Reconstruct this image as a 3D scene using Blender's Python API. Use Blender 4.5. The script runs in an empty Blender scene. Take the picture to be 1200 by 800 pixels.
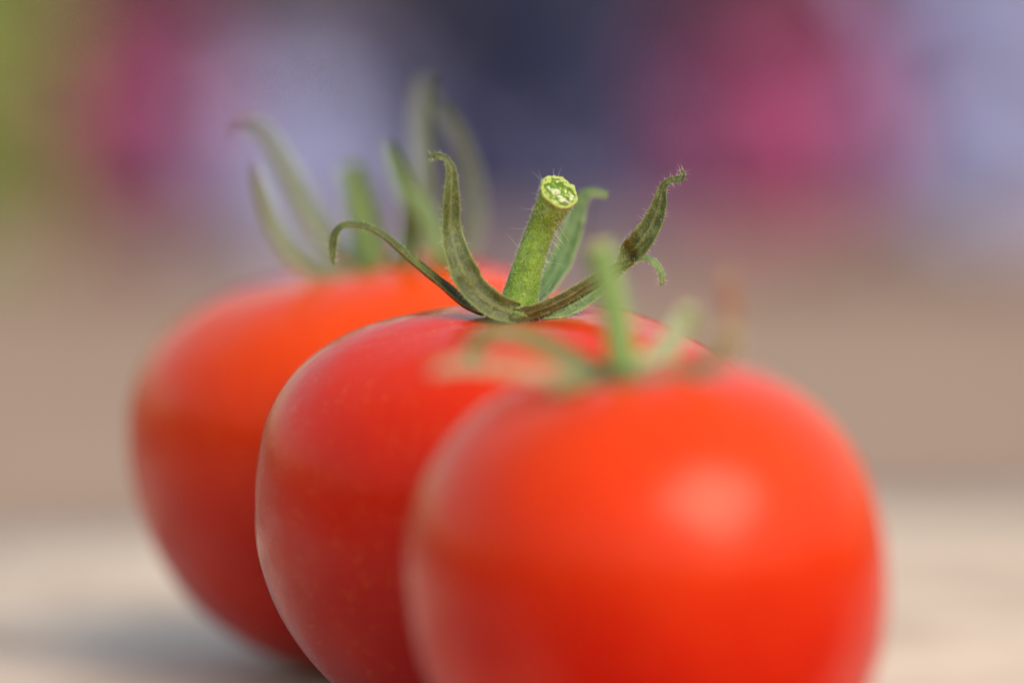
import bpy, bmesh, math, random
from mathutils import Vector, Matrix, noise
R = math.radians
random.seed(7)
C = bpy.context.scene.collection
S = bpy.context.scene

# ---------------------------------------------------------------- camera
LENS, SENSOR = 200.0, 36.0
CAM = Vector((0.0, -0.667, 0.106)); PITCH = R(5.0)
cd = bpy.data.cameras.new('camera'); cam = bpy.data.objects.new('camera', cd); C.objects.link(cam)
cam.location = CAM; cam.rotation_euler = (R(90) - PITCH, 0, 0)
cd.lens = LENS; cd.sensor_width = SENSOR; cd.clip_start = 0.01; cd.clip_end = 400
cd.dof.use_dof = True; cd.dof.focus_distance = 0.668; cd.dof.aperture_fstop = 5.4
S.camera = cam
# ---------------------------------------------------------------- sky, sun, exposure
SUN_DIR = Vector((0.45, -0.60, 0.66)).normalized()
EL = math.asin(SUN_DIR.z); ROT = math.atan2(SUN_DIR.x, SUN_DIR.y)
w = bpy.data.worlds.new('World'); S.world = w; w.use_nodes = True
nt = w.node_tree; nt.nodes.clear()
sky = nt.nodes.new('ShaderNodeTexSky'); sky.sky_type = 'NISHITA'; sky.sun_disc = False
sky.sun_elevation = EL; sky.sun_rotation = ROT; sky.dust_density = 3.5; sky.air_density = 1.9; sky.ozone_density = 0.0
bg = nt.nodes.new('ShaderNodeBackground'); bg.inputs[1].default_value = 0.12
wo = nt.nodes.new('ShaderNodeOutputWorld')
nt.links.new(sky.outputs[0], bg.inputs[0]); nt.links.new(bg.outputs[0], wo.inputs[0])
ld = bpy.data.lights.new('sun', 'SUN'); ld.energy = 1.45; ld.angle = R(42); ld.color = (1.0, 0.86, 0.70)
so = bpy.data.objects.new('sun', ld); C.objects.link(so)
so.rotation_euler = SUN_DIR.to_track_quat('Z', 'Y').to_euler(); so.location = (0.5, -0.5, 1.0)
S.view_settings.view_transform = 'Standard'; S.view_settings.look = 'None'
S.view_settings.gamma = 1.0; S.view_settings.exposure = 0.46; S.view_settings.use_curve_mapping = False
S.render.engine = 'CYCLES'; S.cycles.use_denoising = True

# ---------------------------------------------------------------- helpers
F_PX = LENS / SENSOR * 1200.0
def at(px, py, Y):
    """world point seen at photo pixel (px, py) on the plane at depth Y"""
    f = Vector((0, math.cos(PITCH), -math.sin(PITCH))); u = Vector((0, math.sin(PITCH), math.cos(PITCH)))
    d = f + Vector((1, 0, 0)) * ((px - 600) / F_PX) + u * ((400 - py) / F_PX)
    return CAM + d * ((Y - CAM.y) / d.y)

def obj(name, bm, mat, parent=None, smooth=True):
    me = bpy.data.meshes.new(name); bm.to_mesh(me); bm.free()
    if smooth:
        for p in me.polygons: p.use_smooth = True
    o = bpy.data.objects.new(name, me); C.objects.link(o)
    if mat: me.materials.append(mat)
    if parent: o.parent = parent
    return o

def empty(name, loc, label, cat, group=None):
    o = bpy.data.objects.new(name, None); C.objects.link(o); o.location = loc
    o.empty_display_size = 0.01; o['label'] = label; o['category'] = cat
    if group: o['group'] = group
    return o

def catmull(pts, n):
    out = []
    P = [pts[0] * 2 - pts[1]] + list(pts) + [pts[-1] * 2 - pts[-2]]
    segs = len(pts) - 1
    for i in range(n + 1):
        x = i / n * segs; k = min(int(x), segs - 1); t = x - k
        a, b, c, d = P[k:k + 4]
        out.append(0.5 * ((2 * b) + (c - a) * t + (2 * a - 5 * b + 4 * c - d) * t * t + (3 * b - a - 3 * c + d) * t ** 3))
    return out

# ---------------------------------------------------------------- materials
def mat(name):
    m = bpy.data.materials.new(name); m.use_nodes = True
    return m, m.node_tree, m.node_tree.nodes['Principled BSDF']
def N(nt, t, **kw):
    n = nt.nodes.new(t)
    for k, v in kw.items():
        if k in n.inputs: n.inputs[k].default_value = v
        else: setattr(n, k, v)
    return n
def ramp(nt, stops):
    r = nt.nodes.new('ShaderNodeValToRGB'); e = r.color_ramp.elements
    while len(e) < len(stops): e.new(0.5)
    for el, (p, c) in zip(e, stops): el.position = p; el.color = (*c, 1)
    return r
def bump(nt, b, src, strength, dist):
    n = N(nt, 'ShaderNodeBump', Strength=strength, Distance=dist)
    nt.links.new(src, n.inputs['Height']); nt.links.new(n.outputs[0], b.inputs['Normal']); return n

def tomato_skin(name, red, orange, shoulder):
    m, t, b = mat(name); L = t.links.new
    tc = N(t, 'ShaderNodeTexCoord')
    n1 = N(t, 'ShaderNodeTexNoise', Scale=28.0, Detail=3.0); L(tc.outputs['Object'], n1.inputs['Vector'])
    r1 = ramp(t, [(0.3, red), (0.75, orange)]); L(n1.outputs[0], r1.inputs[0])
    # riper red low down, deepened as painted underside shade, orange red towards the shoulders
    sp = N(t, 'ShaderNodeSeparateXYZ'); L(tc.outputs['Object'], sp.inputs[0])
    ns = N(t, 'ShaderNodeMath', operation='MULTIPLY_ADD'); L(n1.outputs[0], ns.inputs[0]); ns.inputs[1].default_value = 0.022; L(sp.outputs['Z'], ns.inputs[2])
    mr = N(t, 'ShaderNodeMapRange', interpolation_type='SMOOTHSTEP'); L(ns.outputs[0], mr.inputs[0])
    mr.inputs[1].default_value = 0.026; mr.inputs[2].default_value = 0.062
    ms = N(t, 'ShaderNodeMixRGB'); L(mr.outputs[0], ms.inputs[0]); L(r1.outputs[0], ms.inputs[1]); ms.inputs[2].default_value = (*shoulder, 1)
    # tiny pale gold flecks in the skin
    v = N(t, 'ShaderNodeTexVoronoi', Scale=1500.0); L(tc.outputs['Object'], v.inputs['Vector'])
    rv = ramp(t, [(0.10, (1, 1, 1)), (0.24, (0, 0, 0))]); L(v.outputs['Distance'], rv.inputs[0])
    sel = N(t, 'ShaderNodeTexNoise', Scale=600.0, Detail=1.0); L(tc.outputs['Object'], sel.inputs['Vector'])
    rs = ramp(t, [(0.48, (0, 0, 0)), (0.62, (0.7, 0.7, 0.7))]); L(sel.outputs[0], rs.inputs[0])
    mm = N(t, 'ShaderNodeMath', operation='MULTIPLY'); L(rv.outputs[0], mm.inputs[0]); L(rs.outputs[0], mm.inputs[1])
    mx = N(t, 'ShaderNodeMixRGB'); L(mm.outputs[0], mx.inputs[0]); L(ms.outputs[0], mx.inputs[1]); mx.inputs[2].default_value = (0.85, 0.28, 0.05, 1)
    L(mx.outputs[0], b.inputs['Base Color'])
    b.inputs['Roughness'].default_value = 0.30
    b.inputs['Specular Tint'].default_value = (1.0, 0.60, 0.62, 1)
    b.inputs['Coat Weight'].default_value = 0.0; b.inputs['Coat Roughness'].default_value = 0.17; b.inputs['Coat IOR'].default_value = 1.38
    b.inputs['IOR'].default_value = 1.40
    b.inputs['Subsurface Weight'].default_value = 0.25; b.inputs['Subsurface Radius'].default_value = (1.0, 0.25, 0.1)
    b.inputs['Subsurface Scale'].default_value = 0.004
    n4 = N(t, 'ShaderNodeTexNoise', Scale=75.0, Detail=4.0); L(tc.outputs['Object'], n4.inputs['Vector'])
    rr = N(t, 'ShaderNodeMapRange'); L(n4.outputs[0], rr.inputs[0]); rr.inputs[1].default_value = 0.3; rr.inputs[2].default_value = 0.7; rr.inputs[3].default_value = 0.13; rr.inputs[4].default_value = 0.24
    L(rr.outputs[0], b.inputs['Roughness'])
    n2 = N(t, 'ShaderNodeTexNoise', Scale=900.0, Detail=4.0); L(tc.outputs['Object'], n2.inputs['Vector'])
    n5 = N(t, 'ShaderNodeTexNoise', Scale=130.0, Detail=2.0); L(tc.outputs['Object'], n5.inputs['Vector'])
    b1 = N(t, 'ShaderNodeBump', Strength=0.25, Distance=0.0012); L(n5.outputs[0], b1.inputs['Height'])
    b2 = N(t, 'ShaderNodeBump', Strength=0.14, Distance=0.0004); L(n2.outputs[0], b2.inputs['Height']); L(b1.outputs[0], b2.inputs['Normal'])
    L(b2.outputs[0], b.inputs['Normal']); L(b2.outputs[0], b.inputs['Coat Normal'])
    return m

def green(name, stops, scale, rough=0.5, dots=0.5, bs=0.6, sss=0.15):
    """plant skin: blotches, fine grain and pale gland dots"""
    m, t, b = mat(name); L = t.links.new
    tc = N(t, 'ShaderNodeTexCoord')
    n1 = N(t, 'ShaderNodeTexNoise', Scale=scale, Detail=6.0, Roughness=0.72); L(tc.outputs['Object'], n1.inputs['Vector'])
    n3 = N(t, 'ShaderNodeTexNoise', Scale=scale * 6, Detail=3.0, Roughness=0.6); L(tc.outputs['Object'], n3.inputs['Vector'])
    mx0 = N(t, 'ShaderNodeMixRGB'); mx0.inputs[0].default_value = 0.5; L(n1.outputs[0], mx0.inputs[1]); L(n3.outputs[0], mx0.inputs[2])
    r1 = ramp(t, [((p - 0.5) * 0.75 + 0.5, c) for p, c in stops]); L(mx0.outputs[0], r1.inputs[0])
    v = N(t, 'ShaderNodeTexVoronoi', Scale=4200.0); L(tc.outputs['Object'], v.inputs['Vector'])
    rv = ramp(t, [(0.14, (dots, dots, dots)), (0.34, (0, 0, 0))]); L(v.outputs['Distance'], rv.inputs[0])
    mx = N(t, 'ShaderNodeMixRGB'); L(rv.outputs[0], mx.inputs[0]); L(r1.outputs[0], mx.inputs[1]); mx.inputs[2].default_value = (*[min(0.8, c * 1.4 + 0.03) for c in stops[-1][1]], 1)
    at_ = N(t, 'ShaderNodeAttribute'); at_.attribute_name = 'rim'
    rm = N(t, 'ShaderNodeMath', operation='MULTIPLY'); L(at_.outputs['Fac'], rm.inputs[0]); rm.inputs[1].default_value = 0.75
    mr = N(t, 'ShaderNodeMixRGB'); L(rm.outputs[0], mr.inputs[0]); L(mx.outputs[0], mr.inputs[1]); mr.inputs[2].default_value = (*[min(0.8, c * 1.3 + 0.03) for c in stops[-1][1]], 1)
    L(mr.outputs[0], b.inputs['Base Color'])
    b.inputs['Roughness'].default_value = rough
    b.inputs['Subsurface Weight'].default_value = sss; b.inputs['Subsurface Radius'].default_value = (0.6, 1.0, 0.2)
    b.inputs['Subsurface Scale'].default_value = 0.0006
    ad = N(t, 'ShaderNodeMath', operation='ADD'); L(mx0.outputs[0], ad.inputs[0]); L(rv.outputs[0], ad.inputs[1])
    bump(t, b, ad.outputs[0], bs, 0.00025)
    return m

def plain(name, c1, c2, scale, rough=0.7, bs=0.0, bd=0.001):
    m, t, b = mat(name); L = t.links.new
    tc = N(t, 'ShaderNodeTexCoord')
    n1 = N(t, 'ShaderNodeTexNoise', Scale=scale, Detail=5.0, Roughness=0.6); L(tc.outputs['Object'], n1.inputs['Vector'])
    r1 = ramp(t, [(0.35, c1), (0.68, c2)]); L(n1.outputs[0], r1.inputs[0]); L(r1.outputs[0], b.inputs['Base Color'])
    b.inputs['Roughness'].default_value = rough
    if bs: bump(t, b, n1.outputs[0], bs, bd)
    return m

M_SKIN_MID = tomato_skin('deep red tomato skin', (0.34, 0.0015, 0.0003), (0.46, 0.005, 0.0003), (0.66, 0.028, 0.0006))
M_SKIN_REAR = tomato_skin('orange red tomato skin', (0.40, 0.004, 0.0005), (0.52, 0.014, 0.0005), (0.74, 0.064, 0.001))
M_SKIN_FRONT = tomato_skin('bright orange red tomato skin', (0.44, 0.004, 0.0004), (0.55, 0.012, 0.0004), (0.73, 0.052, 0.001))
M_STEM = green('stem green', [(0.30, (0.05, 0.10, 0.006)), (0.50, (0.13, 0.28, 0.012)), (0.72, (0.29, 0.48, 0.04))], 900, 0.42, 0.8, 0.9)
M_SEPAL = green('sepal olive', [(0.30, (0.012, 0.022, 0.003)), (0.50, (0.042, 0.068, 0.009)), (0.72, (0.155, 0.19, 0.04))], 700, 0.38, 0.22, 0.8)
M_SEPALBR = green('sepal brown', [(0.28, (0.018, 0.022, 0.004)), (0.52, (0.052, 0.062, 0.011)), (0.76, (0.17, 0.19, 0.05))], 700, 0.38, 0.22, 0.8)
M_SEPALGR = green('sepal fresh green', [(0.28, (0.035, 0.085, 0.022)), (0.52, (0.085, 0.17, 0.05)), (0.78, (0.24, 0.33, 0.12))], 700, 0.38, 0.22, 0.8)
M_SEPALGY = green('sepal grey green', [(0.28, (0.05, 0.075, 0.045)), (0.52, (0.11, 0.15, 0.09)), (0.78, (0.22, 0.26, 0.16))], 700, 0.38, 0.22, 0.8)
M_SEPALDRY = green('sepal dry tan', [(0.28, (0.16, 0.11, 0.05)), (0.52, (0.30, 0.23, 0.12)), (0.78, (0.48, 0.40, 0.25))], 700, 0.38, 0.22, 0.8)
M_SEPALPALE = green('sepal pale grey green', [(0.28, (0.14, 0.17, 0.08)), (0.52, (0.28, 0.32, 0.17)), (0.78, (0.45, 0.48, 0.30))], 700, 0.38, 0.22, 0.8)
M_SEPALTAN = green('sepal tan green', [(0.28, (0.13, 0.12, 0.06)), (0.52, (0.25, 0.23, 0.13)), (0.78, (0.42, 0.40, 0.26))], 700, 0.5, 0.3, 0.8)
M_SEPALOG = green('stem soft green', [(0.28, (0.06, 0.10, 0.02)), (0.52, (0.13, 0.20, 0.04)), (0.78, (0.26, 0.34, 0.10))], 700, 0.5, 0.3, 0.8)
M_SEPALOL = green('sepal light olive', [(0.28, (0.06, 0.08, 0.02)), (0.52, (0.13, 0.16, 0.05)), (0.78, (0.26, 0.28, 0.11))], 700, 0.38, 0.22, 0.8)
M_RUST = green('sepal rusty tip', [(0.28, (0.16, 0.05, 0.02)), (0.55, (0.32, 0.12, 0.05)), (0.8, (0.5, 0.25, 0.13))], 700, 0.38, 0.22, 0.8)
M_STEMPALE = green('pale stem green', [(0.28, (0.09, 0.16, 0.03)), (0.52, (0.17, 0.29, 0.07)), (0.78, (0.32, 0.44, 0.15))], 700, 0.38, 0.22, 0.8)
M_CUT = green('cut stem flesh', [(0.30, (0.32, 0.40, 0.05)), (0.50, (0.44, 0.56, 0.13)), (0.70, (0.64, 0.76, 0.38))], 1600, 0.30, 0.4, 0.9, 0.3)
M_PITH = plain('pale pith', (0.42, 0.52, 0.22), (0.72, 0.78, 0.56), 3500, 0.25, 0.6, 0.0002)
M_HAIR, _t, _b = mat('white hair'); _b.inputs['Base Color'].default_value = (0.72, 0.74, 0.62, 1); _b.inputs['Roughness'].default_value = 0.4
M_BOARD = plain('pale board', (0.48, 0.36, 0.275), (0.78, 0.64, 0.515), 26, 0.6, 0.3, 0.001)
M_GROUND = plain('brown ground', (0.27, 0.18, 0.135), (0.39, 0.28, 0.215), 9, 0.9, 0.5, 0.004)

# ---------------------------------------------------------------- setting: ground and board
bm = bmesh.new(); GZ = -0.020
bmesh.ops.create_grid(bm, x_segments=60, y_segments=60, size=60)
for v in bm.verts:
    v.co.z = GZ + 0.0
g = obj('ground', bm, M_GROUND, smooth=False); g['kind'] = 'structure'

bm = bmesh.new(); bmesh.ops.create_cube(bm, size=1)
for v in bm.verts: v.co = Vector((v.co.x * 0.62, v.co.y * 0.310, v.co.z * 0.0198))
bmesh.ops.bevel(bm, geom=bm.edges[:], offset=0.004, segments=4, affect='EDGES')
bmesh.ops.subdivide_edges(bm, edges=[e for e in bm.edges if e.calc_length() > 0.1], cuts=8, use_grid_fill=True)
board = obj('cutting_board', bm, M_BOARD)
board.location = (0.03, 0.0823, -0.0099); board.rotation_euler = (0, 0, R(19.0))
board['label'] = 'pale beige wooden board that the three red tomatoes stand on'; board['category'] = 'board'

# ---------------------------------------------------------------- tomatoes
def fruit_bm(a, bu, bl, nu, nl, lobes, seed, dip=0.0010, dips=0.006):
    bm = bmesh.new(); NU, NV = 160, 110; rings = []
    rnd = random.Random(seed); ph = [rnd.uniform(0, 6.28) for _ in range(8)]
    for j in range(1, NV):
        f = -math.pi / 2 + math.pi * j / NV; ring = []
        k_ = min(1, max(0, (f + 0.32) / 0.64)); k_ = k_ * k_ * (3 - 2 * k_); n, b = nl + (nu - nl) * k_, bl + (bu - bl) * k_
        for i in range(NU):
            th = 2 * math.pi * i / NU
            rho = 1.0 / ((abs(math.cos(f)) / a) ** n + (abs(math.sin(f)) / b) ** n) ** (1 / n)
            k = sum(amp * math.cos(fr * th + ph[q]) for q, (fr, amp) in enumerate(lobes))
            wgt = 0.35 + 0.65 * math.cos(f) ** 1.2 if f < 0 else 0.8 + 0.2 * math.sin(f)
            r = rho * math.cos(f); z = rho * math.sin(f)
            p = Vector((r * math.cos(th), r * math.sin(th), z)) * (1 + k * wgt * min(1, r / (0.35 * a)))
            p *= 1 + 0.012 * noise.noise(p * 45 + Vector((seed, 0, 0))) + 0.0025 * noise.noise(p * 150 + Vector((0, seed, 0)))
            if f > 0: p.z -= dip * math.exp(-(r / dips) ** 2)
            else: p.z += 0.0025 * math.exp(-(r / 0.007) ** 2)
            ring.append(bm.verts.new(p))
        rings.append(ring)
    vb = bm.verts.new((0, 0, sum(v.co.z for v in rings[0]) / NU)); vt = bm.verts.new((0, 0, sum(v.co.z for v in rings[-1]) / NU))
    for r0, r1 in zip(rings, rings[1:]):
        for i in range(NU): bm.faces.new((r0[i], r0[(i + 1) % NU], r1[(i + 1) % NU], r1[i]))
    for i in range(NU):
        bm.faces.new((rings[0][(i + 1) % NU], rings[0][i], vb)); bm.faces.new((rings[-1][i], rings[-1][(i + 1) % NU], vt))
    return bm

def make_tomato(label, X, Y, a, bu, bl, nu, nl, tilt, lobes, seed, skin, dip=0.0010):
    root = empty('tomato', (X, Y, 0), label, 'tomato', 'three red tomatoes in a row')
    bm = fruit_bm(a, bu, bl, nu, nl, lobes, seed, dip)
    bm.transform(Matrix.Rotation(tilt[1], 4, 'Y') @ Matrix.Rotation(tilt[0], 4, 'X'))
    zmin = min(v.co.z for v in bm.verts)
    bm.transform(Matrix.Translation((0, 0, -zmin + 0.0002)))
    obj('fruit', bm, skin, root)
    return root

def ringed(bm, rings, cap=True):
    for r0, r1 in zip(rings, rings[1:]):
        n = len(r0)
        for i in range(n): bm.faces.new((r0[i], r0[(i + 1) % n], r1[(i + 1) % n], r1[i]))
    if cap:
        bm.faces.new(list(reversed(rings[0]))); bm.faces.new(rings[-1])

def hair(bm, p, d, ln, rad, rnd, bend=0.35):
    d = d.normalized(); s = d.orthogonal().normalized(); q = Matrix.Rotation(rnd.uniform(0, 6.28), 3, d)
    s = q @ s; prev = None; side = d.cross(s); bd = s * rnd.uniform(-bend, bend) * ln
    for k in range(4):
        t = k / 3; c = p + d * (ln * t) + bd * t * t; r = rad * (1 - 0.75 * t)
        ring = [bm.verts.new(c + (s * math.cos(x) + side * math.sin(x)) * r) for x in (0, 2.094, 4.189)]
        if prev:
            for i in range(3): bm.faces.new((prev[i], prev[(i + 1) % 3], ring[(i + 1) % 3], ring[i]))
        prev = ring

def sepal(root, pts, mat_, Y0, face=(0, -1, 0.25), curl=0.35, thick=0.22, hairs=0, hlen=0.0011, seed=0, label=None, twist=0.0):
    """blade swept along pts = (px, py, depth in mm behind Y0, width in px), front face turned towards `face`"""
    rnd = random.Random(seed); off = root.location
    n = 60
    cen = catmull([at(x, y, Y0 + d / 1000) for x, y, d, _ in pts], n)
    sc = (at(601, 400, Y0) - at(600, 400, Y0)).length
    wid = [max(v.x, 0.2) * sc for v in catmull([Vector((p[3], 0, 0)) for p in pts], n)]
    bm = bmesh.new(); lay = bm.verts.layers.float.new('rim'); rings = []; samples = []
    fv = Vector(face).normalized()
    for i, c in enumerate(cen):
        t = (cen[min(i + 1, n)] - cen[max(i - 1, 0)]).normalized()
        wd = t.cross(fv)
        if wd.length < 0.15: wd = prevw
        wd = wd.normalized(); prevw = wd
        wd = Matrix.Rotation(twist * i / n, 3, t) @ wd
        nm = wd.cross(t).normalized()
        if nm.dot(fv) < 0: nm = -nm
        h = wid[i] / 2; ring = []
        jit = 1 + 0.09 * noise.noise(Vector((i * 0.33, seed * 3.1, 0))); h *= jit
        K = 28
        for k in range(K):
            al = 2 * math.pi * k / K; u = math.cos(al); q = math.sin(al)
            th = thick * h * (1 - 0.5 * abs(u)) + 0.00010
            ridge = 0.30 * h * math.exp(-(u / 0.22) ** 2) * (1 if q < 0 else -0.6)
            o_ = wd * (u * h) + nm * (q * th + curl * h * u * u - (ridge * 0.25))
            o_ += nm * (0.055 * h * math.cos(u * 15.0 + 0.5 * noise.noise(Vector((i * 0.2, seed, 1)))) * (1 - u * u)) + wd * (0.05 * h * u * noise.noise(Vector((i * 0.9, u * 3, seed))))
            o_ += nm * (0.16 * h * noise.noise(Vector((i * 0.45, u * 2.2, seed * 5.7))))
            vv = bm.verts.new(c + o_ - off); vv[lay] = min(1, abs(u) ** 7 + 0.5 * math.exp(-(u / 0.10) ** 2)); ring.append(vv)
        rings.append(ring); samples.append((c - off, t, wd, nm, h))
    ringed(bm, rings)
    o = obj('sepal', bm, mat_, root)
    if label: o['label'] = label
    if hairs:
        hb = bmesh.new()
        for _ in range(hairs):
            c, t, wd, nm, h = samples[rnd.randint(2, n - 1)]
            if rnd.random() < 0.6:
                sgn = rnd.choice((-1, 1)); p = c + wd * (sgn * h * 0.97) + nm * (curl * h); d = wd * sgn + nm * rnd.uniform(-0.7, 0.9) + t * rnd.uniform(-0.2, 0.8)
            else:
                u = rnd.uniform(-0.9, 0.9); p = c + wd * (u * h) + nm * (thick * h * 0.5 + curl * h * u * u); d = nm + wd * rnd.uniform(-0.8, 0.8) + t * rnd.uniform(-0.5, 0.9)
            hair(hb, p, d, hlen * rnd.uniform(0.3, 1.1), 0.000018, rnd)
        x = obj('hairs', hb, M_HAIR, o); x['kind'] = 'stuff'
    return o

def stem(root, pts, mat_, Y0, hairs=0, seed=1, cut=True, cutdir=None, ribs=0.05, cutm=None):
    rnd = random.Random(seed); off = root.location; n = 60; K = 40
    cen = catmull([at(x, y, Y0 + d / 1000) for x, y, d, _ in pts], n)
    sc = (at(601, 400, Y0) - at(600, 400, Y0)).length
    rad = [v.x * sc / 2 for v in catmull([Vector((p[3], 0, 0)) for p in pts], n)]
    bm = bmesh.new(); rings = []; smp = []
    x0 = Vector((1, 0, 0)); tend = cutdir.normalized() if cutdir else (cen[-1] - cen[-2]).normalized()
    for i, c in enumerate(cen):
        t = (cen[min(i + 1, n)] - cen[max(i - 1, 0)]).normalized()
        if cutdir and i > n - 16: t = t.lerp(tend, ((i - n + 16) / 16) ** 1.5).normalized()
        s = (x0 - t * x0.dot(t)).normalized(); e = t.cross(s); ring = []
        for k in range(K):
            al = 2 * math.pi * k / K
            dv = s * math.cos(al) + e * math.sin(al)
            r = rad[i] * (1 + ribs * math.cos(5 * al + 0.6) + 0.02 * math.cos(3 * al + i * 0.05) + 0.035 * noise.noise(Vector((math.cos(al) * 2, math.sin(al) * 2, i * 0.14 + seed))) + 0.02 * noise.noise(Vector((math.cos(al) * 9, math.sin(al) * 9, i * 0.6))))
            ring.append(bm.verts.new(c + dv * r - off)); smp.append((c - off + dv * r, dv, t, i))
        rings.append(ring)
    ringed(bm, rings)
    o = obj('stem', bm, mat_, root)
    c = cen[-1] - off; t = tend; s = (x0 - t * x0.dot(t)).normalized(); e = t.cross(s)
    if cut:
        bm = bmesh.new(); rr = []; NR = 12
        for j in range(NR + 1):
            f = 1.04 * (1 - j / NR) + 0.02
            ring = []
            for k in range(K):
                al = 2 * math.pi * k / K; q = Vector((f * math.cos(al), f * math.sin(al), 0))
                hgt = 0.09 * math.exp(-((f - 0.97) / 0.05) ** 2) - 0.13 * (1 - f) + 0.16 * noise.noise(q * 3.2 + Vector((seed, 4, 0))) * (1.1 - f * 0.6) + 0.20 * noise.noise(q * 7 + Vector((0, seed, 2)))
                r = rad[-1] * f * (1 + ribs * math.cos(5 * al + 0.6))
                ring.append(bm.verts.new(c + (s * math.cos(al) + e * math.sin(al)) * r + t * (rad[-1] * hgt + (0.00004 if j else -0.00018))))
            rr.append(ring)
        ringed(bm, rr)
        cf = obj('cut_face', bm, cutm or M_CUT, o)
        bm = bmesh.new()
        for (u, v, sz) in ((-0.30, -0.10, 0.34), (-0.12, -0.12, 0.22), (0.20, -0.58, 0.30), (0.02, -0.42, 0.17), (0.62, -0.22, 0.22), (-0.62, 0.02, 0.14), (0.45, -0.62, 0.14), (0.35, 0.1, 0.10), (-0.1, 0.62, 0.10), (0.74, -0.05, 0.12)):
            mtx = Matrix.Translation(c + s * (u * rad[-1]) + e * (v * rad[-1]) + t * (0.04 * rad[-1]))
            res = bmesh.ops.create_icosphere(bm, subdivisions=2, radius=rad[-1] * sz)
            for vv in res['verts']:
                p = vv.co * (0.8 + 1.1 * noise.noise(vv.co * 5200 + Vector((u * 9, v * 9, 0))))
                p = s * p.x + e * p.y * 0.9 + t * p.z * 0.55
                vv.co = mtx @ p
        obj('pith', bm, M_PITH, o)
    if hairs:
        hb = bmesh.new()
        for q in range(hairs):
            p, dv, tt, i = smp[rnd.randint(0, len(smp) - 1)]
            long_ = rnd.random() < 0.012
            d = dv + tt * rnd.uniform(-0.9, 0.6) + Vector((rnd.uniform(-.5, .5), rnd.uniform(-.5, .5), rnd.uniform(-.3, .3)))
            hair(hb, p - dv * 0.00003, d, rnd.uniform(0.0013, 0.0026) if long_ else rnd.uniform(0.00012, 0.00045), 0.000019 if long_ else 0.000016, rnd, 0.3 if long_ else 0.9)
        x = obj('hairs', hb, M_HAIR, o); x['kind'] = 'stuff'
    return o, smp

def calyx_disc(root, px, py, Y0, rpx, mat_, tilt=(0, 0), seed=0):
    off = root.location; sc = (at(601, 400, Y0) - at(600, 400, Y0)).length; r0 = rpx * sc; c = at(px, py, Y0) - off
    bm = bmesh.new(); rr = []; K = 30
    for f, z in ((0.05, -0.45), (0.7, -0.42), (1.0, -0.12), (0.98, 0.05), (0.75, 0.22), (0.45, 0.36), (0.1, 0.40)):
        ring = []
        for k in range(K):
            al = 2 * math.pi * k / K
            rv = r0 * f * (1 + 0.18 * math.cos(5 * al + seed) * f)
            p = Vector((rv * math.cos(al), rv * math.sin(al), z * r0 * 0.55))
            p.z += 0.08 * r0 * noise.noise(p * 900 + Vector((seed, 0, 0)))
            ring.append(bm.verts.new(Matrix.Rotation(tilt[1], 3, 'Y') @ (Matrix.Rotation(tilt[0], 3, 'X') @ p) + c))
        rr.append(ring)
    ringed(bm, rr)
    return obj('calyx', bm, mat_, root)

# ---- sharp middle tomato
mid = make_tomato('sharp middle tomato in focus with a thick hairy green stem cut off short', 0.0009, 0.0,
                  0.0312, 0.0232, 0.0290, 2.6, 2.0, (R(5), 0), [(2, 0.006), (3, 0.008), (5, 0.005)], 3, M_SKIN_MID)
YM = -0.0015
calyx_disc(mid, 601, 366, YM, 30, M_SEPAL, (R(5), 0), 1)
st, smp = stem(mid, [(604, 366, 0, 56), (608, 350, 0, 43), (619, 310, 0, 35), (634, 268, 0, 34), (655, 225, -1.5, 46)], M_STEM, YM, hairs=3200, seed=4, cutdir=Vector((0.42, -0.62, 0.66)), ribs=0.03)
hb = bmesh.new(); rnd = random.Random(11)      # the long hairs that stand off the right side and the base of the stem
for (x, y, dx, dy) in ((653, 262, 14, 22), (650, 274, 12, 15), (646, 282, 11, 11), (643, 290, 5, 14), (638, 303, 6, 8), (637, 305, 3, -4), (632, 330, 4, -6), (640, 345, 5, -9), (643, 338, 4, -8), (638, 350, 9, -10), (634, 238, -5, -3), (611, 303, -6, 4), (596, 335, -5, 8), (590, 350, -12, 6), (588, 358, -8, 4), (612, 362, -14, 6), (622, 360, -12, -8), (630, 352, 8, -12), (648, 340, 6, -12), (626, 356, 12, 4), (604, 364, -12, -6), (600, 362, -10, -10)):
    p = at(x, y, YM - 0.0004) - mid.location; q = at(x + dx, y + dy, YM - 0.0008) - mid.location
    hair(hb, p, q - p, (q - p).length, 0.000026, rnd, 0.25)
h_ = obj('long_hairs', hb, M_HAIR, st); h_['kind'] = 'stuff'

sepal(mid, [(585, 369, 1, 18), (552, 361, -1, 16), (515, 332, -2, 15), (480, 303, -3, 13), (450, 277, -4, 10), (425, 265, -4, 8), (402, 266, -5, 9), (391, 280, -5, 10), (389, 298, -5, 8), (391, 310, -5, 3)],
      M_SEPAL, YM, (0.2, -0.55, 0.8), 0.5, 0.4, 120, 0.0006, 2, 'thin dark sepal curling over at its far left tip')
sepal(mid, [(604, 368, -2, 26), (575, 357, -3, 32), (550, 335, -3, 35), (535, 305, -3, 32), (527, 270, -2, 26), (527, 232, -2, 21), (528, 205, -2, 15), (523, 188, -2, 9), (512, 183, -2, 8), (502, 183, -2, 5)],
      M_SEPAL, YM, (0.35, -1, 0.15), 0.6, 0.3, 130, 0.0006, 3, 'upright olive sepal hooked at the top')
sepal(mid, [(622, 358, 6, 26), (640, 338, 11, 30), (660, 303, 15, 30), (673, 265, 17, 27), (681, 238, 18, 18), (692, 226, 18, 12), (712, 229, 18, 9)],
      M_SEPALGR, YM, (-0.3, -1, 0.3), 0.4, 0.25, 60, 0.0006, 5, 'green sepal standing behind the cut stem')
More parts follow.
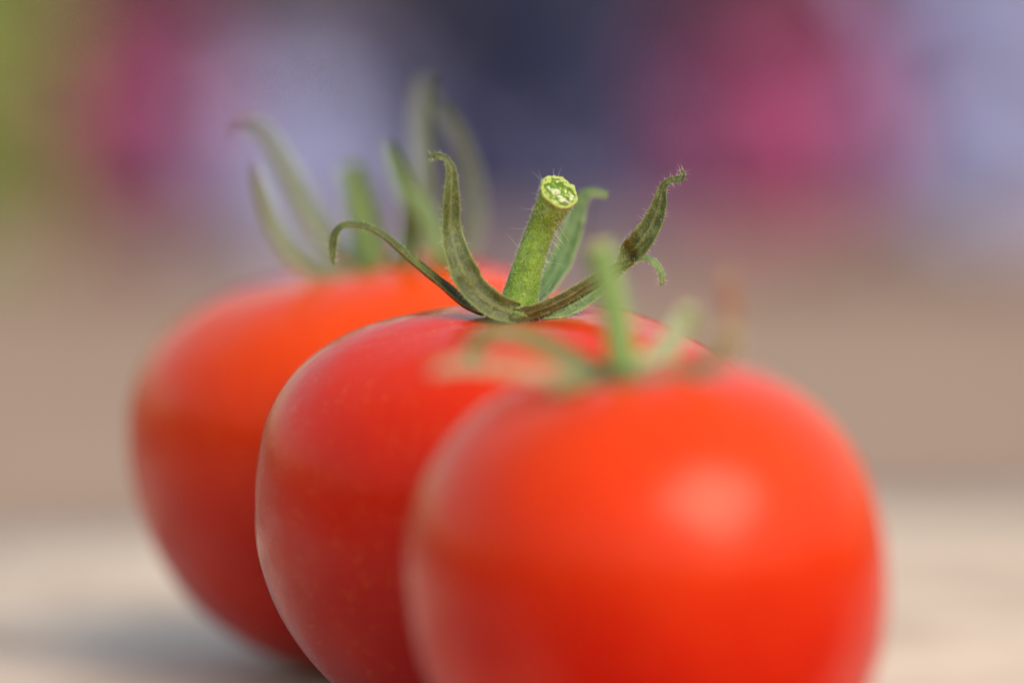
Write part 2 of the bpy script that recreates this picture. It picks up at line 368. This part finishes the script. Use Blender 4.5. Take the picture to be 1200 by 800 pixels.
sepal(mid, [(604, 369, -2, 20), (630, 362, -2, 19), (660, 349, -1, 17), (690, 331, 0, 16), (715, 317, 1, 15), (740, 304, 1, 12)],
      M_SEPALBR, YM, (0.1, -0.9, -0.3), 0.3, 0.35, 90, 0.0006, 6, 'dark brownish green lower half of the right hand sepal')
sepal(mid, [(728, 309, 1, 12), (738, 298, 1, 24), (750, 286, 0, 28), (764, 265, 0, 25), (773, 241, 0, 19), (777, 221, 0, 11), (785, 212, 0, 8), (797, 210, 0, 9), (801, 202, 0, 5), (796, 201, 0, 2)],
      M_SEPAL, YM, (-0.2, -1, 0.2), 0.6, 0.28, 120, 0.0009, 8, 'twisted green sepal end with a pale dry tip')
sepal(mid, [(632, 370, -1, 12), (662, 363, 0, 22), (695, 344, 1, 20), (725, 318, 2, 12), (750, 303, 3, 9), (765, 307, 3, 10), (774, 320, 3, 9), (776, 334, 3, 5)],
      M_SEPALGR, YM, (0.2, -0.8, 0.6), 0.3, 0.3, 140, 0.0007, 9, 'pale green sepal with its tip bent down')

# ---- blurred rear tomato
YR = 0.0595
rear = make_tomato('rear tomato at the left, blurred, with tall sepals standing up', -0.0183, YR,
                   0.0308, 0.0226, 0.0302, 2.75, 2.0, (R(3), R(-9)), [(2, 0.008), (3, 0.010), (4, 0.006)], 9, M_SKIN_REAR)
calyx_disc(rear, 432, 322, YR, 34, M_SEPAL, (R(3), R(-6)), 2)
stem(rear, [(434, 328, 2, 48), (429, 290, 6, 36), (420, 245, 10, 32), (408, 194, 13, 24)], M_SEPALOG, YR, hairs=0, seed=6, cutdir=Vector((-0.1, 0.05, 0.99)), cutm=M_SEPALOL)
sepal(rear, [(425, 328, -4, 20), (385, 322, -6, 26), (345, 298, -8, 26), (320, 262, -8, 22), (308, 228, -8, 18), (302, 205, -8, 12), (300, 190, -8, 4)], M_SEPALGY, YR, (0.4, -1, 0.2), 0.4, 0.3, 0, seed=12)
sepal(rear, [(430, 322, 4, 20), (392, 295, 7, 28), (362, 250, 9, 28), (340, 208, 10, 24), (318, 168, 11, 18), (300, 148, 12, 12), (284, 146, 12, 8), (278, 160, 12, 4)], M_SEPALGY, YR, (0.4, -1, 0.2), 0.4, 0.3, 0, seed=13)
sepal(rear, [(440, 328, -3, 20), (468, 315, -6, 28), (481, 280, -6, 28), (481, 240, -7, 24), (468, 205, -7, 20), (456, 178, -7, 14), (450, 168, -7, 6)], M_SEPALGR, YR, (-0.2, -1, 0.2), 0.4, 0.3, 0, seed=14)
sepal(rear, [(450, 327, -1, 18), (505, 330, -8, 26), (522, 308, -10, 28), (508, 268, -10, 26), (490, 236, -10, 18), (478, 224, -10, 8)], M_SEPALGR, YR, (0.2, -1, 0.2), 0.3, 0.3, 0, seed=15)
sepal(rear, [(440, 322, 6, 20), (488, 308, 11, 22), (500, 260, 13, 24), (497, 205, 14, 24), (493, 150, 15, 20), (494, 110, 15, 14), (503, 92, 15, 8)], M_SEPALGY, YR, (0, -1, 0.2), 0.4, 0.3, 0, seed=16)
sepal(rear, [(450, 322, 5, 20), (530, 308, 7, 20), (557, 265, 8, 20), (555, 215, 9, 18), (540, 165, 9, 15), (522, 135, 9, 11), (510, 118, 9, 6)], M_SEPALGY, YR, (-0.3, -1, 0.2), 0.4, 0.3, 0, seed=17)

# ---- blurred front tomato
YF = -0.0560
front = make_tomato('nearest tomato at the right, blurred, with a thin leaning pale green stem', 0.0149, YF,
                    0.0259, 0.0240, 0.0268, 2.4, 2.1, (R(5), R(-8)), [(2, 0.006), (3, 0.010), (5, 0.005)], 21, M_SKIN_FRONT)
calyx_disc(front, 708, 441, YF - 0.003, 44, M_SEPAL, (R(6), R(-8)), 3)
stem(front, [(730, 442, -2, 44), (728, 415, -2, 37), (721, 370, -1, 34), (711, 325, 0, 33), (701, 290, 1, 34)], M_STEMPALE, YF, hairs=0, seed=8, cutdir=Vector((-0.35, 0.2, 0.9)))
sepal(front, [(705, 442, 0, 30), (668, 422, 1, 30), (640, 407, 2, 28), (608, 394, 3, 25), (578, 392, 3, 24), (560, 402, 3, 22), (552, 420, 3, 20), (553, 438, 3, 10)], M_SEPALOL, YF, (0, -0.8, 0.6), 0.4, 0.35, 0, seed=22)
sepal(front, [(700, 446, -4, 22), (655, 441, -7, 18), (610, 434, -9, 17), (560, 428, -10, 16), (520, 430, -11, 15), (504, 438, -11, 6)], M_SEPALTAN, YF, (0, -1, 0.5), 0.3, 0.3, 0, seed=23, label='pale tan sepal reaching left towards the camera')
sepal(front, [(730, 446, 0, 30), (765, 428, 3, 40), (785, 405, 6, 30), (800, 378, 8, 26), (807, 366, 8, 20), (813, 380, 8, 16), (812, 396, 8, 8)], M_SEPALPALE, YF, (-0.2, -1, 0.3), 0.35, 0.3, 0, seed=24)
sepal(front, [(730, 446, -2, 20), (780, 444, -6, 22), (825, 430, -9, 24), (848, 412, -10, 30), (855, 396, -10, 32), (856, 380, -10, 14)], M_SEPALDRY, YF, (-0.2, -1, 0.3), 0.35, 0.3, 0, seed=25, label='pale dried sepal curling upwards at the right')
sepal(front, [(853, 398, -10, 12), (858, 375, -10, 14), (856, 350, -10, 15), (853, 330, -10, 12), (857, 318, -10, 4)], M_RUST, YF, (-0.2, -1, 0.3), 0.35, 0.3, 0, seed=26, label='rusty brown tip of the dried sepal at the right')

sepal(front, [(712, 444, -4, 20), (735, 448, -7, 24), (762, 447, -8, 20), (785, 440, -8, 8)], M_SEPALGY, YF, (0, -0.8, 0.6), 0.35, 0.3, 0, seed=27)
sepal(front, [(705, 444, -4, 18), (680, 448, -7, 22), (660, 452, -9, 18), (645, 458, -10, 6)], M_SEPALOL, YF, (0, -0.8, 0.6), 0.35, 0.3, 0, seed=28)

# ---------------------------------------------------------------- blurred flowering plants far behind
def plant(name, label, X, Y, rx, ry, h, leafm, n_leaf, bloomm, n_bloom, bz, bs, group, seed, lean=0.0):
    rnd = random.Random(seed); root = empty(name, (X, Y, GZ), label, 'plant', group)
    def pt(z0, z1):
        z = rnd.uniform(z0, z1) * h; k = 0.75 + 0.35 * math.sin(math.pi * min(1, z / h)); a = rnd.uniform(0, 6.283); q = 1.3 * rnd.random() ** 0.75 * k
        return Vector((q * rx * math.cos(a) + lean * z, q * ry * math.sin(a), z)), Vector((math.cos(a), math.sin(a), rnd.uniform(-0.2, 1.0))).normalized()
    bm = bmesh.new()
    for _ in range(14):
        p, _d = pt(0.5, 0.9); b = Vector((p.x * 0.3, p.y * 0.3, -0.003)); s = Vector((0.0012, 0, 0)); e = Vector((0, 0.0012, 0)); rg = []
        for k in range(5):
            t = k / 4; c = b.lerp(p, t) + Vector((p.x, p.y, 0)) * 0.2 * math.sin(math.pi * t)
            rg.append([bm.verts.new(c + (s * math.cos(x) + e * math.sin(x)) * (1.2 - 0.7 * t)) for x in (0, 1.57, 3.14, 4.71)])
        ringed(bm, rg)
    obj('stems', bm, M_LEAFST, root)['kind'] = 'stuff'
    def blade(bm, p, d, ln, wd):
        a = d.orthogonal().normalized(); a = Matrix.Rotation(rnd.uniform(0, 6.28), 3, d) @ a; up = d.cross(a)
        v = [bm.verts.new(q) for q in (p, p + a * ln * 0.45 + up * wd / 2 + d * ln * 0.12, p + a * ln + d * 0.05 * ln, p + a * ln * 0.45 - up * wd / 2 + d * ln * 0.12)]
        bm.faces.new((v[0], v[1], v[2])); bm.faces.new((v[0], v[2], v[3]))
    bm = bmesh.new()
    for _ in range(n_leaf):
        p, d = pt(0.02, 1.0); blade(bm, p, d, rnd.uniform(0.014, 0.026), rnd.uniform(0.007, 0.012))
    obj('foliage', bm, leafm, root, smooth=False)['kind'] = 'stuff'
    if n_bloom:
        bm = bmesh.new()
        for _ in range(n_bloom):
            p, d = pt(*bz); p += Vector((d.x * 0.004, d.y * 0.004, 0))
            a = d.orthogonal().normalized(); a = Matrix.Rotation(rnd.uniform(0, 6.28), 3, d) @ a; r = bs * rnd.uniform(0.7, 1.2)
            c = bm.verts.new(p); rim = []
            for k in range(10):
                x = Matrix.Rotation(k * 0.6283, 3, d) @ a
                rim.append(bm.verts.new(p + x * r * (1.0 if k % 2 == 0 else 0.72) + d * r * (0.35 if k % 2 == 0 else 0.25)))
            for k in range(10): bm.faces.new((c, rim[k], rim[(k + 1) % 10]))
        obj('blooms', bm, bloomm, root, smooth=False)['kind'] = 'stuff'
    return root

M_LEAFST = plain('plant stems', (0.05, 0.07, 0.03), (0.10, 0.12, 0.05), 60)
M_LGREEN = plain('light green leaves', (0.15, 0.25, 0.04), (0.34, 0.47, 0.10), 30)
M_OLIVE = plain('olive leaves', (0.05, 0.06, 0.02), (0.12, 0.11, 0.04), 30)
M_MAROON = plain('maroon leaves', (0.09, 0.012, 0.04), (0.20, 0.03, 0.09), 30)
M_MAGENTA = plain('magenta petals', (0.42, 0.06, 0.22), (0.58, 0.13, 0.36), 40)
M_DUSK = plain('dusky violet leaves', (0.13, 0.11, 0.20), (0.26, 0.22, 0.36), 30)
M_LAV = plain('lavender petals', (0.38, 0.44, 0.88), (0.56, 0.62, 0.98), 40)
M_NAVYL = plain('dark blue leaves', (0.010, 0.017, 0.065), (0.045, 0.060, 0.18), 30)
M_NAVY = plain('deep blue petals', (0.09, 0.10, 0.28), (0.22, 0.22, 0.46), 40)
YP = 1.11; grp = 'blurred flowering plants behind the tomatoes'
plant('leafy_plant', 'bright green leafy plant, blurred, in the top left corner', -0.171, YP, 0.028, 0.03, 0.20, M_LGREEN, 700, None, 0, (0, 1), 0, grp, 31)
plant('flowering_plant', 'blurred magenta flowering plant beside the green leafy plant at the left', -0.118, YP + 0.01, 0.022, 0.03, 0.19, M_MAROON, 480, M_MAGENTA, 150, (0.05, 0.34), 0.010, grp, 32)
plant('flowering_plant', 'blurred lavender blue flowering plant between the left magenta plant and the dark blue one', -0.064, YP, 0.030, 0.03, 0.20, M_DUSK, 650, M_LAV, 220, (0.05, 0.24), 0.010, grp, 33)
plant('flowering_plant', 'blurred dark navy blue plant in the middle of the background', 0.007, YP - 0.02, 0.040, 0.03, 0.20, M_NAVYL, 1500, M_NAVY, 160, (0.02, 0.20), 0.009, grp, 34)
plant('flowering_plant', 'blurred magenta flowering plant behind the right side of the nearest tomato', 0.077, YP, 0.036, 0.03, 0.20, M_MAROON, 520, M_MAGENTA, 250, (0.05, 0.33), 0.010, grp, 35)
plant('flowering_plant', 'blurred pale lavender blue flowering plant at the right edge', 0.148, YP, 0.034, 0.03, 0.20, M_DUSK, 420, M_LAV, 280, (0.06, 0.5), 0.010, grp, 36)
